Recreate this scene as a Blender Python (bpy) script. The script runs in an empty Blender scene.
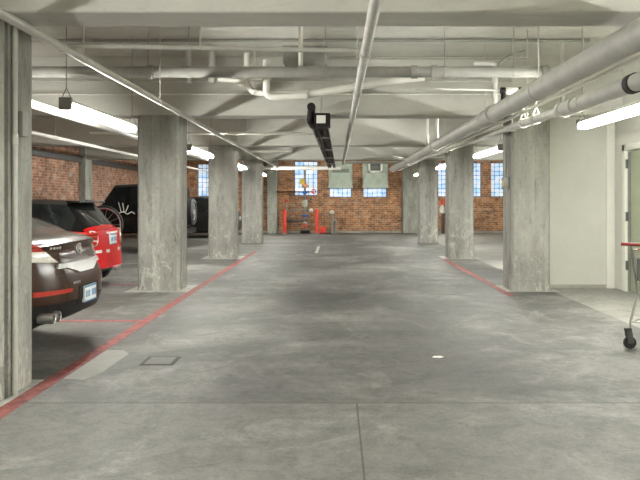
import bpy, bmesh, math, random
from mathutils import Vector, Matrix
from mathutils.bvhtree import BVHTree

random.seed(7)
PI = math.pi
scene = bpy.context.scene
col = scene.collection

# ------------------------------------------------------------------ camera
CAM_H = 1.45
cam_data = bpy.data.cameras.new('camera')
cam = bpy.data.objects.new('camera', cam_data)
col.objects.link(cam)
cam.location = (0, 0, CAM_H)
cam.rotation_euler = (PI / 2, 0, 0)
cam_data.sensor_width = 36
cam_data.lens = 690 / 640 * 36
cam_data.shift_x = -16 / 640
cam_data.shift_y = -40 / 640
cam_data.clip_end = 200
scene.camera = cam

# ------------------------------------------------------------------ world and exposure
world = bpy.data.worlds.new('world')
scene.world = world
world.use_nodes = True
world.node_tree.nodes['Background'].inputs[0].default_value = (0.75, 0.85, 1.0, 1)
world.node_tree.nodes['Background'].inputs[1].default_value = 0.6
scene.view_settings.view_transform = 'Standard'
scene.view_settings.look = 'None'
scene.view_settings.exposure = 0.0
scene.view_settings.gamma = 1.0
scene.view_settings.use_curve_mapping = False
scene.cycles.use_denoising = True
scene.cycles.max_bounces = 12
scene.cycles.diffuse_bounces = 8
scene.cycles.sample_clamp_indirect = 25
LAMP_STRENGTH = 560.0
BLOOM_GLOW = 8.0
LAMP_COLOR = (1.0, 0.99, 0.93, 1)
WINDOW_STRENGTH = 0.85

# ------------------------------------------------------------------ materials
def new_mat(name):
    m = bpy.data.materials.new(name)
    m.use_nodes = True
    nt = m.node_tree
    return m, nt, nt.nodes['Principled BSDF']

def ramp(nt, fac, stops):
    r = nt.nodes.new('ShaderNodeValToRGB')
    els = r.color_ramp.elements
    while len(els) < len(stops):
        els.new(0.5)
    for e, (p, c) in zip(els, stops):
        e.position = p
        e.color = (*c, 1) if len(c) == 3 else c
    nt.links.new(fac, r.inputs[0])
    return r.outputs[0]

def noise(nt, vec, scale, detail=4, rough=0.6, dist=0.0):
    n = nt.nodes.new('ShaderNodeTexNoise')
    n.inputs['Scale'].default_value = scale
    n.inputs['Detail'].default_value = detail
    n.inputs['Roughness'].default_value = rough
    n.inputs['Distortion'].default_value = dist
    nt.links.new(vec, n.inputs['Vector'])
    return n.outputs['Fac']

def mapping(nt, vec, scale=(1, 1, 1), loc=(0, 0, 0)):
    m = nt.nodes.new('ShaderNodeMapping')
    m.inputs['Scale'].default_value = scale
    m.inputs['Location'].default_value = loc
    nt.links.new(vec, m.inputs['Vector'])
    return m.outputs[0]

def mix(nt, fac, a, b, mode='MIX'):
    n = nt.nodes.new('ShaderNodeMix')
    n.data_type = 'RGBA'
    n.blend_type = mode
    for sock, v in ((n.inputs[0], fac), (n.inputs[6], a), (n.inputs[7], b)):
        if isinstance(v, (int, float)):
            sock.default_value = v
        elif isinstance(v, tuple):
            sock.default_value = (*v, 1) if len(v) == 3 else v
        else:
            nt.links.new(v, sock)
    return n.outputs[2]

def math_node(nt, op, a, b=None, c=None):
    n = nt.nodes.new('ShaderNodeMath')
    n.operation = op
    for k, v in enumerate((a, b, c)):
        if v is None:
            continue
        if isinstance(v, (int, float)):
            n.inputs[k].default_value = v
        else:
            nt.links.new(v, n.inputs[k])
    return n.outputs[0]

def coords(nt):
    # world position: everything here stands still, so textures sit in the place's own frame
    g = nt.nodes.new('ShaderNodeNewGeometry')
    return g.outputs['Position']

def bump(nt, bsdf, height, strength=0.3, dist=0.01):
    b = nt.nodes.new('ShaderNodeBump')
    b.inputs['Strength'].default_value = strength
    b.inputs['Distance'].default_value = dist
    nt.links.new(height, b.inputs['Height'])
    nt.links.new(b.outputs[0], bsdf.inputs['Normal'])

def plain(name, color, rough=0.5, metal=0.0, var=0.12, scale=6.0, coat=0.0, bumps=0.0, spec=0.5):
    m, nt, b = new_mat(name)
    v = coords(nt)
    f = noise(nt, v, scale, 5)
    lo = tuple(max(0, c * (1 - var)) for c in color)
    hi = tuple(min(1, c * (1 + var)) for c in color)
    nt.links.new(ramp(nt, f, [(0.3, lo), (0.7, hi)]), b.inputs['Base Color'])
    b.inputs['Roughness'].default_value = rough
    b.inputs['Metallic'].default_value = metal
    b.inputs['Coat Weight'].default_value = coat
    b.inputs['Specular IOR Level'].default_value = spec
    if bumps:
        bump(nt, b, noise(nt, v, scale * 8, 4), bumps)
    return m

def concrete(name, light, dark, streak=(1, 1, 1), boards=0.0, rough=0.85, stain=0.35, speck=0.3, peel=0.0):
    m, nt, b = new_mat(name)
    v = coords(nt)
    f1 = noise(nt, mapping(nt, v, streak), 1.6, 6, 0.65, 0.4)
    f2 = noise(nt, v, 22, 5, 0.7)
    f3 = noise(nt, mapping(nt, v, streak, (3.1, 5.7, 1.3)), 4.5, 6, 0.7, 0.8)
    c = ramp(nt, f1, [(0.3, dark), (0.62, light)])
    sp = ramp(nt, f2, [(0.3, (0.62, 0.61, 0.58)), (0.46, (1, 1, 1)), (0.7, (1.06, 1.06, 1.05))])
    c = mix(nt, speck, c, sp, 'MULTIPLY')
    st = ramp(nt, f3, [(0.3, (0.52, 0.50, 0.46)), (0.46, (1, 1, 1)), (0.62, (1, 1, 1)), (0.7, (1.16, 1.15, 1.12))])
    c = mix(nt, stain, c, st, 'MULTIPLY')
    h = f2
    if peel:
        sz = nt.nodes.new('ShaderNodeSeparateXYZ')
        nt.links.new(v, sz.inputs[0])
        low = ramp(nt, math_node(nt, 'MULTIPLY', sz.outputs[2], 0.5), [(0.05, (1, 1, 1)), (0.75, (0, 0, 0))])
        pe = noise(nt, mapping(nt, v, (1, 1, 0.6), (1.7, 2.2, 8.1)), 5.5, 6, 0.75, 0.9)
        pm = ramp(nt, pe, [(0.54, (0, 0, 0)), (0.60, (1, 1, 1))])
        c = mix(nt, math_node(nt, 'MULTIPLY', math_node(nt, 'MULTIPLY', pm, low), peel), c, (0.56, 0.55, 0.50))
    if boards:
        # vertical board marks left by the form work, across both faces
        s = nt.nodes.new('ShaderNodeSeparateXYZ')
        nt.links.new(v, s.inputs[0])
        xy = math_node(nt, 'ADD', s.outputs[0], s.outputs[1])
        q = math_node(nt, 'FRACT', math_node(nt, 'MULTIPLY', xy, 1 / 0.13))
        line = ramp(nt, q, [(0.0, (0.55, 0.55, 0.53)), (0.05, (1, 1, 1)), (0.95, (1, 1, 1)), (1.0, (0.6, 0.6, 0.58))])
        c = mix(nt, boards, c, line, 'MULTIPLY')
        board_id = math_node(nt, 'FLOOR', math_node(nt, 'MULTIPLY', xy, 1 / 0.13))
        wn = nt.nodes.new('ShaderNodeTexWhiteNoise')
        wn.noise_dimensions = '1D'
        nt.links.new(board_id, wn.inputs['W'])
        tone = ramp(nt, wn.outputs['Value'], [(0.0, (0.82, 0.82, 0.80)), (1.0, (1.1, 1.1, 1.08))])
        c = mix(nt, 0.7, c, tone, 'MULTIPLY')
    nt.links.new(c, b.inputs['Base Color'])
    b.inputs['Roughness'].default_value = rough
    b.inputs['Specular IOR Level'].default_value = 0.3
    bump(nt, b, math_node(nt, 'ADD', h, f3), 0.25, 0.008)
    return m

def floor_material():
    m, nt, b = new_mat('floor_concrete')
    v = coords(nt)
    s = nt.nodes.new('ShaderNodeSeparateXYZ')
    nt.links.new(v, s.inputs[0])
    X, Y = s.outputs[0], s.outputs[1]
    f1 = noise(nt, v, 0.55, 6, 0.62, 0.5)
    f2 = noise(nt, v, 14, 6, 0.72)
    f3 = noise(nt, mapping(nt, v, (1.2, 0.9, 1), (2, 9, 0)), 1.1, 7, 0.72, 1.2)
    f5 = noise(nt, mapping(nt, v, (1, 1, 1), (5, 1, 0)), 3.6, 7, 0.72, 0.8)
    f6 = noise(nt, v, 48, 4, 0.7)
    f4 = noise(nt, mapping(nt, v, (0.5, 1.6, 1), (7, 2, 0)), 1.3, 5, 0.6, 0.4)
    drive = ramp(nt, f1, [(0.36, (0.080, 0.079, 0.073)), (0.5, (0.135, 0.1335, 0.124)), (0.62, (0.225, 0.222, 0.207))])
    near = ramp(nt, f1, [(0.3, (0.135, 0.1335, 0.121)), (0.7, (0.192, 0.189, 0.173))])
    pale_side = ramp(nt, f1, [(0.3, (0.25, 0.247, 0.222)), (0.7, (0.32, 0.316, 0.285))])  # paler floor tone beyond the right column row
    c = mix(nt, math_node(nt, 'LESS_THAN', Y, 4.93), drive, near)
    edge = math_node(nt, 'ADD', X, math_node(nt, 'MULTIPLY', f2, 0.05))
    c = mix(nt, math_node(nt, 'MULTIPLY', math_node(nt, 'GREATER_THAN', edge, 3.46), math_node(nt, 'GREATER_THAN', Y, 4.93)), c, pale_side)
    # worn light scuffs and tyre darkened lanes
    c = mix(nt, math_node(nt, 'MULTIPLY', ramp(nt, f3, [(0.53, (0, 0, 0)), (0.70, (1, 1, 1))]), 0.42), c, (0.38, 0.376, 0.35))
    c = mix(nt, 0.8, c, ramp(nt, f5, [(0.28, (0.55, 0.55, 0.54)), (0.5, (1, 1, 1)), (0.72, (1.22, 1.22, 1.2))]), 'MULTIPLY')
    c = mix(nt, 0.6, c, ramp(nt, f6, [(0.34, (0.62, 0.62, 0.6)), (0.5, (1, 1, 1)), (0.7, (1.12, 1.12, 1.1))]), 'MULTIPLY')
    c = mix(nt, 0.55, c, ramp(nt, f4, [(0.3, (0.66, 0.66, 0.64)), (0.5, (1, 1, 1))]), 'MULTIPLY')
    c = mix(nt, 0.75, c, ramp(nt, f2, [(0.3, (0.68, 0.68, 0.66)), (0.5, (1, 1, 1)), (0.75, (1.15, 1.15, 1.13))]), 'MULTIPLY')
    # a darker tyre lane down the middle of the aisle
    lane = math_node(nt, 'ABSOLUTE', math_node(nt, 'SUBTRACT', X, math_node(nt, 'ADD', 0.15, math_node(nt, 'MULTIPLY', f1, 0.5))))
    lane = ramp(nt, math_node(nt, 'MULTIPLY', lane, 0.5), [(0.15, (0.74, 0.74, 0.73)), (0.75, (1, 1, 1))])
    c = mix(nt, math_node(nt, 'MULTIPLY', math_node(nt, 'GREATER_THAN', Y, 4.93), 0.8), c, lane, 'MULTIPLY')
    # saw cut joints
    def joint(coord, pos, w):
        return math_node(nt, 'LESS_THAN', math_node(nt, 'ABSOLUTE', math_node(nt, 'SUBTRACT', coord, pos)), w)
    j = joint(Y, 4.93, 0.009)
    jx = math_node(nt, 'MULTIPLY', joint(X, 0.148, 0.006), math_node(nt, 'LESS_THAN', Y, 4.93))
    j = math_node(nt, 'MAXIMUM', j, jx)
    c = mix(nt, math_node(nt, 'MULTIPLY', j, 0.8), c, (0.05, 0.05, 0.045))
    nt.links.new(c, b.inputs['Base Color'])
    nt.links.new(ramp(nt, f1, [(0.3, (0.52,) * 3), (0.7, (0.72,) * 3)]), b.inputs['Roughness'])
    b.inputs['Specular IOR Level'].default_value = 0.4
    bump(nt, b, math_node(nt, 'ADD', f2, math_node(nt, 'MULTIPLY', f4, 0.5)), 0.25, 0.008)
    return m

def brick_material(name, axis, c1, c2, mortar, pale):
    m, nt, b = new_mat(name)
    v = coords(nt)
    s = nt.nodes.new('ShaderNodeSeparateXYZ')
    nt.links.new(v, s.inputs[0])
    cmb = nt.nodes.new('ShaderNodeCombineXYZ')
    nt.links.new(s.outputs[axis], cmb.inputs[0])
    nt.links.new(s.outputs[2], cmb.inputs[1])
    t = nt.nodes.new('ShaderNodeTexBrick')
    t.inputs['Scale'].default_value = 1.0
    t.inputs['Brick Width'].default_value = 0.23
    t.inputs['Row Height'].default_value = 0.083
    t.inputs['Mortar Size'].default_value = 0.009
    t.inputs['Mortar Smooth'].default_value = 0.3
    t.inputs['Bias'].default_value = 0.0
    t.inputs['Color1'].default_value = (*c1, 1)
    t.inputs['Color2'].default_value = (*c2, 1)
    t.inputs['Mortar'].default_value = (*mortar, 1)
    nt.links.new(cmb.outputs[0], t.inputs['Vector'])
    f1 = noise(nt, v, 1.1, 6, 0.7, 0.6)
    f2 = noise(nt, v, 5.5, 5, 0.7)
    f3 = noise(nt, mapping(nt, v, (1, 1, 2), (4, 4, 4)), 2.1, 6, 0.72, 1.0)
    c = mix(nt, 0.9, t.outputs['Color'], ramp(nt, f2, [(0.3, (0.42, 0.42, 0.42)), (0.52, (1, 1, 1)), (0.72, (1.6, 1.5, 1.35))]), 'MULTIPLY')
    c = mix(nt, 0.8, c, ramp(nt, f1, [(0.35, (0.62, 0.6, 0.6)), (0.6, (1.1, 1.05, 1.0))]), 'MULTIPLY')
    c = mix(nt, math_node(nt, 'MULTIPLY', ramp(nt, f3, [(0.53, (0, 0, 0)), (0.68, (1, 1, 1))]), 0.7), c, pale)
    nt.links.new(c, b.inputs['Base Color'])
    b.inputs['Roughness'].default_value = 0.9
    bump(nt, b, math_node(nt, 'SUBTRACT', f2, math_node(nt, 'MULTIPLY', t.outputs['Fac'], 1.2)), 0.5, 0.015)
    return m

def emissive(name, color, strength):
    m, nt, b = new_mat(name)
    b.inputs['Base Color'].default_value = (0.9, 0.9, 0.9, 1)
    b.inputs['Emission Color'].default_value = color
    b.inputs['Emission Strength'].default_value = strength
    return m

def bloom_material():  # half transparent glow that imitates the bloom around a lamp tube
    m, nt, b = new_mat('lamp_bloom')
    nt.nodes.remove(b)
    t = nt.nodes.new('ShaderNodeBsdfTransparent')
    e = nt.nodes.new('ShaderNodeEmission')
    e.inputs[0].default_value = LAMP_COLOR
    e.inputs[1].default_value = BLOOM_GLOW
    mx = nt.nodes.new('ShaderNodeMixShader')
    mx.inputs[0].default_value = 0.3
    nt.links.new(t.outputs[0], mx.inputs[1])
    nt.links.new(e.outputs[0], mx.inputs[2])
    nt.links.new(mx.outputs[0], nt.nodes['Material Output'].inputs[0])
    return m

def window_material():
    m, nt, b = new_mat('lit_window_glass')
    v = coords(nt)
    t = nt.nodes.new('ShaderNodeTexVoronoi')
    t.inputs['Scale'].default_value = 5.0
    nt.links.new(v, t.inputs['Vector'])
    f = noise(nt, mapping(nt, v, (1, 1, 1.5)), 2.2, 3)
    c = ramp(nt, f, [(0.35, (0.30, 0.52, 0.85)), (0.48, (0.55, 0.72, 0.95)), (0.62, (0.92, 0.97, 1.0))])
    nt.links.new(c, b.inputs['Emission Color'])
    nt.links.new(c, b.inputs['Base Color'])
    b.inputs['Emission Strength'].default_value = WINDOW_STRENGTH
    b.inputs['Roughness'].default_value = 0.2
    return m

M = {}
M['floor'] = floor_material()
M['ceiling'] = concrete('ceiling_concrete', (0.59, 0.585, 0.53), (0.50, 0.495, 0.445), (1, 1, 1), 0, 0.9, 0.15, 0.2)
M['beam'] = concrete('beam_concrete', (0.56, 0.555, 0.505), (0.47, 0.465, 0.42), (0.4, 1, 1.4), 0, 0.9, 0.2, 0.2)
M['column'] = concrete('column_concrete', (0.40, 0.396, 0.362), (0.225, 0.222, 0.203), (1.7, 1.7, 0.45), 0.30, 0.88, 0.85, 0.7, 0.75)
M['pilaster'] = concrete('pilaster_concrete', (0.40, 0.415, 0.36), (0.22, 0.225, 0.195), (2, 2, 0.7), 0, 0.9, 0.8, 0.5)
M['white_wall'] = concrete('painted_block_wall', (0.60, 0.60, 0.54), (0.56, 0.56, 0.50), (1, 1, 1), 0, 0.7, 0.06, 0.1)
M['curb'] = concrete('curb_concrete', (0.42, 0.41, 0.36), (0.26, 0.25, 0.22), (0.6, 1, 1), 0, 0.9, 0.6)
M['brick_back'] = brick_material('brick_back', 0, (0.54, 0.265, 0.12), (0.32, 0.14, 0.068), (0.52, 0.44, 0.33), (0.56, 0.49, 0.39))
M['brick_left'] = brick_material('brick_left', 1, (0.46, 0.24, 0.155), (0.32, 0.145, 0.09), (0.48, 0.41, 0.33), (0.58, 0.50, 0.43))
M['lamp'] = emissive('lamp_diffuser', LAMP_COLOR, LAMP_STRENGTH)
M['lens'] = bloom_material()
M['window'] = window_material()
M['white_paint'] = plain('white_painted_metal', (0.72, 0.72, 0.66), 0.45, 0.0, 0.06)
M['pipe_paint'] = plain('pipe_paint', (0.50, 0.495, 0.45), 0.42, 0.0, 0.14, 5)
M['pipe_white'] = plain('pipe_white', (0.70, 0.69, 0.63), 0.4, 0.0, 0.06, 5)
M['pipe_grey'] = plain('pipe_grey', (0.29, 0.286, 0.258), 0.5, 0.0, 0.15, 5)
M['galv'] = plain('galvanised_steel', (0.55, 0.55, 0.50), 0.45, 0.6, 0.15, 12)
M['dark_steel'] = plain('dark_steel', (0.10, 0.10, 0.095), 0.5, 0.4, 0.2)
M['steel_grey'] = plain('grey_steel', (0.24, 0.24, 0.22), 0.5, 0.3, 0.15)
M['black'] = plain('black_metal', (0.012, 0.011, 0.010), 0.5, 0.0, 0.3, spec=0.2)
M['rubber'] = plain('black_rubber', (0.022, 0.022, 0.022), 0.75, 0.0, 0.25, 20)
M['chrome'] = plain('chrome', (0.88, 0.88, 0.87), 0.28, 1.0, 0.04)
M['alloy'] = plain('alloy_wheel', (0.5, 0.5, 0.5), 0.3, 0.9, 0.06)
M['brown_car'] = plain('brown_car_paint', (0.040, 0.015, 0.007), 0.2, 0.0, 0.05, 3, 0.0, 0, 0.36)
M['red_car'] = plain('red_car_paint', (0.58, 0.005, 0.009), 0.2, 0.0, 0.04, 3, 0.0, 0, 0.3)
M['black_car'] = plain('black_car_paint', (0.008, 0.008, 0.0075), 0.22, 0.0, 0.1, 3, 0.0, 0, 0.3)
M['dark_car'] = plain('dark_grey_car_paint', (0.02, 0.02, 0.019), 0.3, 0.0, 0.1, 3, 0.0, 0, 0.3)
M['car_glass'] = plain('car_glass', (0.012, 0.015, 0.015), 0.06, 0.0, 0.1, 2, 0.0, 0, 0.5)
M['red_lens'] = plain('red_lens', (0.50, 0.035, 0.02), 0.15, 0.0, 0.15, 20, 1.0)
M['clear_lens'] = plain('clear_lens', (0.80, 0.78, 0.72), 0.12, 0.0, 0.1, 30, 1.0)
M['plate_white'] = plain('plate_white', (0.80, 0.82, 0.84), 0.4, 0.0, 0.04)
M['plate_blue'] = plain('plate_blue', (0.10, 0.28, 0.50), 0.4, 0.0, 0.2, 30)
M['red_line'] = plain('worn_red_paint', (0.26, 0.080, 0.072), 0.75, 0.0, 0.5, 9)
M['white_line'] = plain('worn_white_paint', (0.40, 0.395, 0.36), 0.75, 0.0, 0.28, 9)
M['patch'] = concrete('patch_concrete', (0.34, 0.336, 0.306), (0.28, 0.277, 0.252), (1, 1, 1), 0, 0.8, 0.3)
M['cover'] = concrete('cover_concrete', (0.19, 0.187, 0.17), (0.145, 0.142, 0.13), (1, 1, 1), 0, 0.7, 0.3)
M['paper'] = plain('paper', (0.88, 0.88, 0.84), 0.8, 0.0, 0.03)
M['red_paint'] = plain('red_paint', (0.72, 0.05, 0.025), 0.5, 0.0, 0.1)
M['yellow_paint'] = plain('yellow_paint', (0.70, 0.50, 0.05), 0.5, 0.0, 0.1)
M['blue_paint'] = plain('blue_paint', (0.04, 0.12, 0.50), 0.5, 0.0, 0.1)
M['orange_paint'] = plain('orange_paint', (0.72, 0.36, 0.16), 0.5, 0.0, 0.1)
M['green_grey'] = plain('pale_green_metal', (0.44, 0.50, 0.42), 0.5, 0.1, 0.12, 4)
M['green_dark'] = plain('dull_green_metal', (0.20, 0.23, 0.18), 0.55, 0.1, 0.2, 4)
M['door_green'] = plain('pale_green_door_paint', (0.36, 0.40, 0.28), 0.5, 0.0, 0.06, 3)
M['trim_white'] = plain('trim_paint', (0.72, 0.72, 0.645), 0.5, 0.0, 0.04)
M['red_plastic'] = plain('red_plastic', (0.26, 0.022, 0.02), 0.4, 0.0, 0.1)
M['grey_plastic'] = plain('grey_plastic', (0.10, 0.10, 0.095), 0.5, 0.0, 0.1)
M['cart_steel'] = plain('cart_steel', (0.36, 0.36, 0.33), 0.35, 0.8, 0.1)
M['duct'] = plain('duct_paint', (0.40, 0.396, 0.358), 0.5, 0.0, 0.12, 5)

# ------------------------------------------------------------------ mesh helpers
class MB:
    def __init__(self):
        self.bm = bmesh.new()

    def box(self, lo, hi, bevel=0.0, seg=2):
        lo, hi = Vector(lo), Vector(hi)
        c, d = (lo + hi) / 2, hi - lo
        r = bmesh.ops.create_cube(self.bm, size=1.0)
        vs = r['verts']
        for v in vs:
            v.co = Vector((v.co.x * d.x + c.x, v.co.y * d.y + c.y, v.co.z * d.z + c.z))
        if bevel:
            es = list({e for v in vs for e in v.link_edges})
            bmesh.ops.bevel(self.bm, geom=es, offset=bevel, segments=seg, affect='EDGES', profile=0.6)
        return self

    def tube(self, pts, r, n=12, cap=True):
        """a round tube along a polyline, mitred at bends"""
        pts = [Vector(p) for p in pts]
        rs = r if isinstance(r, (list, tuple)) else [r] * len(pts)
        dirs = [(pts[i + 1] - pts[i]).normalized() for i in range(len(pts) - 1)]
        up = Vector((0, 0, 1)) if abs(dirs[0].z) < 0.9 else Vector((1, 0, 0))
        u = dirs[0].cross(up).normalized()
        rings = []
        for i, p in enumerate(pts):
            if i == 0:
                t = dirs[0]
            elif i == len(pts) - 1:
                t = dirs[-1]
            else:
                t = (dirs[i - 1] + dirs[i]).normalized()
            u = (u - t * u.dot(t)).normalized()
            w = t.cross(u)
            k = 1.0
            if 0 < i < len(pts) - 1:
                k = 1 / max(0.5, dirs[i].dot(t))
            ring = []
            for j in range(n):
                a = 2 * PI * j / n
                o = u * math.cos(a) + w * math.sin(a)
                ring.append(self.bm.verts.new(p + o * rs[i] * (1 + (k - 1) * 0.3)))
            rings.append(ring)
        for a, b in zip(rings, rings[1:]):
            for j in range(n):
                self.bm.faces.new((a[j], a[(j + 1) % n], b[(j + 1) % n], b[j]))
        if cap:
            self.bm.faces.new(rings[0][::-1])
            self.bm.faces.new(rings[-1])
        return self

    def lathe(self, origin, axis, prof, n=24):
        """prof: list of (distance along the axis, radius)"""
        axis = Vector(axis).normalized()
        up = Vector((0, 0, 1)) if abs(axis.z) < 0.9 else Vector((1, 0, 0))
        u = axis.cross(up).normalized()
        w = axis.cross(u)
        o = Vector(origin)
        rings = []
        for d, r in prof:
            rings.append([self.bm.verts.new(o + axis * d + (u * math.cos(2 * PI * j / n) + w * math.sin(2 * PI * j / n)) * max(r, 1e-4)) for j in range(n)])
        for a, b in zip(rings, rings[1:]):
            for j in range(n):
                self.bm.faces.new((a[j], a[(j + 1) % n], b[(j + 1) % n], b[j]))
        self.bm.faces.new(rings[0][::-1])
        self.bm.faces.new(rings[-1])
        return self

    def torus(self, c, axis, R, r, n=32, k=10):
        axis = Vector(axis).normalized()
        up = Vector((0, 0, 1)) if abs(axis.z) < 0.9 else Vector((1, 0, 0))
        u = axis.cross(up).normalized()
        w = axis.cross(u)
        c = Vector(c)
        rings = []
        for i in range(n):
            a = 2 * PI * i / n
            d = u * math.cos(a) + w * math.sin(a)
            rings.append([self.bm.verts.new(c + d * (R + r * math.cos(2 * PI * j / k)) + axis * r * math.sin(2 * PI * j / k)) for j in range(k)])
        for i in range(n):
            a, b = rings[i], rings[(i + 1) % n]
            for j in range(k):
                self.bm.faces.new((a[j], a[(j + 1) % k], b[(j + 1) % k], b[j]))
        return self

    def prism(self, poly, axis, lo, hi):
        """extrude a 2D polygon; axis 'x': poly is (y,z); 'y': (x,z); 'z': (x,y)"""
        def P(a, b, t):
            return {'x': (t, a, b), 'y': (a, t, b), 'z': (a, b, t)}[axis]
        A = [self.bm.verts.new(P(a, b, lo)) for a, b in poly]
        B = [self.bm.verts.new(P(a, b, hi)) for a, b in poly]
        n = len(poly)
        for i in range(n):
            self.bm.faces.new((A[i], A[(i + 1) % n], B[(i + 1) % n], B[i]))
        self.bm.faces.new(A[::-1])
        self.bm.faces.new(B)
        return self

    def build(self, name, mat, parent=None, sharp=40, loc=None):
        bm = self.bm
        bmesh.ops.recalc_face_normals(bm, faces=bm.faces[:])
        me = bpy.data.meshes.new(name)
        bm.to_mesh(me)
        bm.free()
        me.shade_smooth()
        me.set_sharp_from_angle(angle=math.radians(sharp))
        me.materials.append(M[mat] if isinstance(mat, str) else mat)
        o = bpy.data.objects.new(name, me)
        col.objects.link(o)
        if parent is not None:
            o.parent = parent
        if loc is not None:
            o.location = loc
        return o

def tag(o, label, cat, group=None, kind=None):
    o['label'] = label
    o['category'] = cat
    if group:
        o['group'] = group
    if kind:
        o['kind'] = kind
    return o

def empty(name, loc, label, cat, group=None, rz=0.0):
    o = bpy.data.objects.new(name, None)
    o.empty_display_size = 0.2
    col.objects.link(o)
    o.location = loc
    o.rotation_euler = (0, 0, rz)
    return tag(o, label, cat, group)

def copy_tree(o, parent=None):
    c = o.copy()
    col.objects.link(c)
    if parent is not None:
        c.parent = parent
    for ch in [x for x in bpy.data.objects if x.parent == o]:
        copy_tree(ch, c)
    return c

def bend(pts, r, n=5):
    """round the corners of a polyline"""
    pts = [Vector(p) for p in pts]
    out = [pts[0]]
    for a, b, c in zip(pts, pts[1:], pts[2:]):
        d1, d2 = (a - b).normalized(), (c - b).normalized()
        k = min(r, (a - b).length * 0.49, (c - b).length * 0.49)
        p, q = b + d1 * k, b + d2 * k
        for i in range(n + 1):
            t = i / n
            out.append(p * (1 - t) ** 2 + b * 2 * t * (1 - t) + q * t * t)
    out.append(pts[-1])
    return out

# ------------------------------------------------------------------ room shell
XL, XR, YB, YF, HC = -8.6, 8.6, 30.3, -6.0, 3.75
HB = CAM_H + 1.355          # underside of the beams
SIDE_X, PART_Y = 4.6, 11.35
ROWS = [-1.15, 4.9, 11.0, 17.1, 23.1]
CL = (-3.17, -2.50)
CR = (2.80, 3.42)
CD = 0.60

tag(MB().box((XL - .3, YF - .3, -0.3), (XR + .3, YB + .3, 0)).build('floor', 'floor'),
    'worn grey concrete garage floor with saw cut joints', 'floor', kind='structure')
tag(MB().box((XL - .3, YF - .3, HC), (XR + .3, YB + .3, HC + .3)).build('ceiling', 'ceiling'),
    'pale painted concrete slab above the pipes', 'ceiling', kind='structure')
tag(MB().box((XL - .3, YF - .3, 0), (XL, YB, HC)).build('wall_left', 'brick_left'),
    'red brick side wall behind the parked cars', 'wall', kind='structure')
tag(MB().box((XR, PART_Y, 0), (XR + .3, YB, HC)).build('wall_right', 'white_wall'),
    'painted side wall behind the right columns', 'wall', kind='structure')
tag(MB().box((XL - .3, YF - .3, 0), (XR + .3, YF, HC)).build('wall_rear', 'white_wall'),  # closes the unseen end of the room to bounce light
    'unseen painted wall added behind the viewpoint to bounce light', 'wall', kind='structure')

# back wall with window openings, in brick
WINS = [(-1.84, -0.79, 1.63, 3.16), (-0.31, 0.70, 1.56, 3.16), (1.18, 2.24, 1.56, 3.16),
        (-6.10, -5.10, 1.60, 3.05), (4.47, 5.05, 1.58, 3.10), (5.75, 6.40, 1.58, 3.10), (6.80, 7.40, 1.58, 3.10)]
bw = MB()
xs = sorted({XL - .3, XR + .3, *[w[0] for w in WINS], *[w[1] for w in WINS]})
for a, b_ in zip(xs, xs[1:]):
    mid = (a + b_) / 2
    hole = [w for w in WINS if w[0] < mid < w[1]]
    if hole:
        bw.box((a, YB, 0), (b_, YB + .35, hole[0][2]))
        bw.box((a, YB, hole[0][3]), (b_, YB + .35, HC))
    else:
        bw.box((a, YB, 0), (b_, YB + .35, HC))
tag(bw.build('wall_back', 'brick_back'), 'orange brick end wall with glass block windows', 'wall', kind='structure')
WN = ['glass block window behind the coloured riser pipes', 'blue window strip under the plain green hood',
      'blue window strip under the green hood with a louvre', 'glass block window seen between the first two left columns',
      'glass block window just left of the second right column', 'glass block window just right of the second right column',
      'glass block window beside the nearest right column']
for k, (x0, x1, z0, z1) in enumerate(WINS):
    fr = MB()
    t = 0.04
    fr.box((x0, YB + .10, z0), (x0 + t, YB + .22, z1)).box((x1 - t, YB + .10, z0), (x1, YB + .22, z1))
    fr.box((x0, YB + .10, z0), (x1, YB + .22, z0 + t)).box((x0, YB + .10, z1 - t), (x1, YB + .22, z1))
    nx = max(2, round((x1 - x0) / 0.2))
    nz = round((z1 - z0) / 0.2)
    for i in range(1, nx):
        x = x0 + (x1 - x0) * i / nx
        fr.box((x - .012, YB + .13, z0), (x + .012, YB + .19, z1))
    for i in range(1, nz):
        z = z0 + (z1 - z0) * i / nz
        fr.box((x0, YB + .13, z - .012), (x1, YB + .19, z + .012))
    f = tag(fr.build('window_%d' % (k + 1), 'steel_grey'), WN[k], 'window', kind='structure')
    MB().box((x0 + t, YB + .155, z0 + t), (x1 - t, YB + .185, z1 - t)).build('window_pane', 'window', f)

# partition at the right with the door alcove
tag(MB().box((CR[1] - .02, PART_Y, 0), (XR + .3, PART_Y + .2, HB)).build('wall_alcove', 'white_wall'),
    'plain cream painted wall right of the nearest right column', 'wall', kind='structure')
D0, D1, DH = 9.98, 10.93, 2.24
sw = MB()
sw.box((SIDE_X, YF, 0), (SIDE_X + .2, D0, HC)).box((SIDE_X, D1, 0), (SIDE_X + .2, PART_Y, HC)).box((SIDE_X, D0, DH), (SIDE_X + .2, D1, HC))
tag(sw.build('wall_side', 'white_wall'), 'cream painted side wall holding the green door', 'wall', kind='structure')
df = MB()
for a, b_ in ((D0 - .09, D0 + .01), (D1 - .01, D1 + .10)):
    df.box((SIDE_X - .03, a, 0), (SIDE_X + .14, b_, DH + .09), .006)
df.box((SIDE_X - .03, D0 - .09, DH - .01), (SIDE_X + .14, D1 + .10, DH + .09), .006)
d = tag(df.build('door_1', 'trim_white'), 'pale green door in a cream frame beside the trolley', 'door', kind='structure')
MB().box((SIDE_X + .05, D0 + .015, .01), (SIDE_X + .10, D1 - .045, DH - .02), .003).build('door_leaf', 'door_green', d)
MB().box((SIDE_X + .015, D1 - .04, .01), (SIDE_X + .10, D1 - .012, DH - .02)).build('hinge_gap', 'steel_grey', d)
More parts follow.
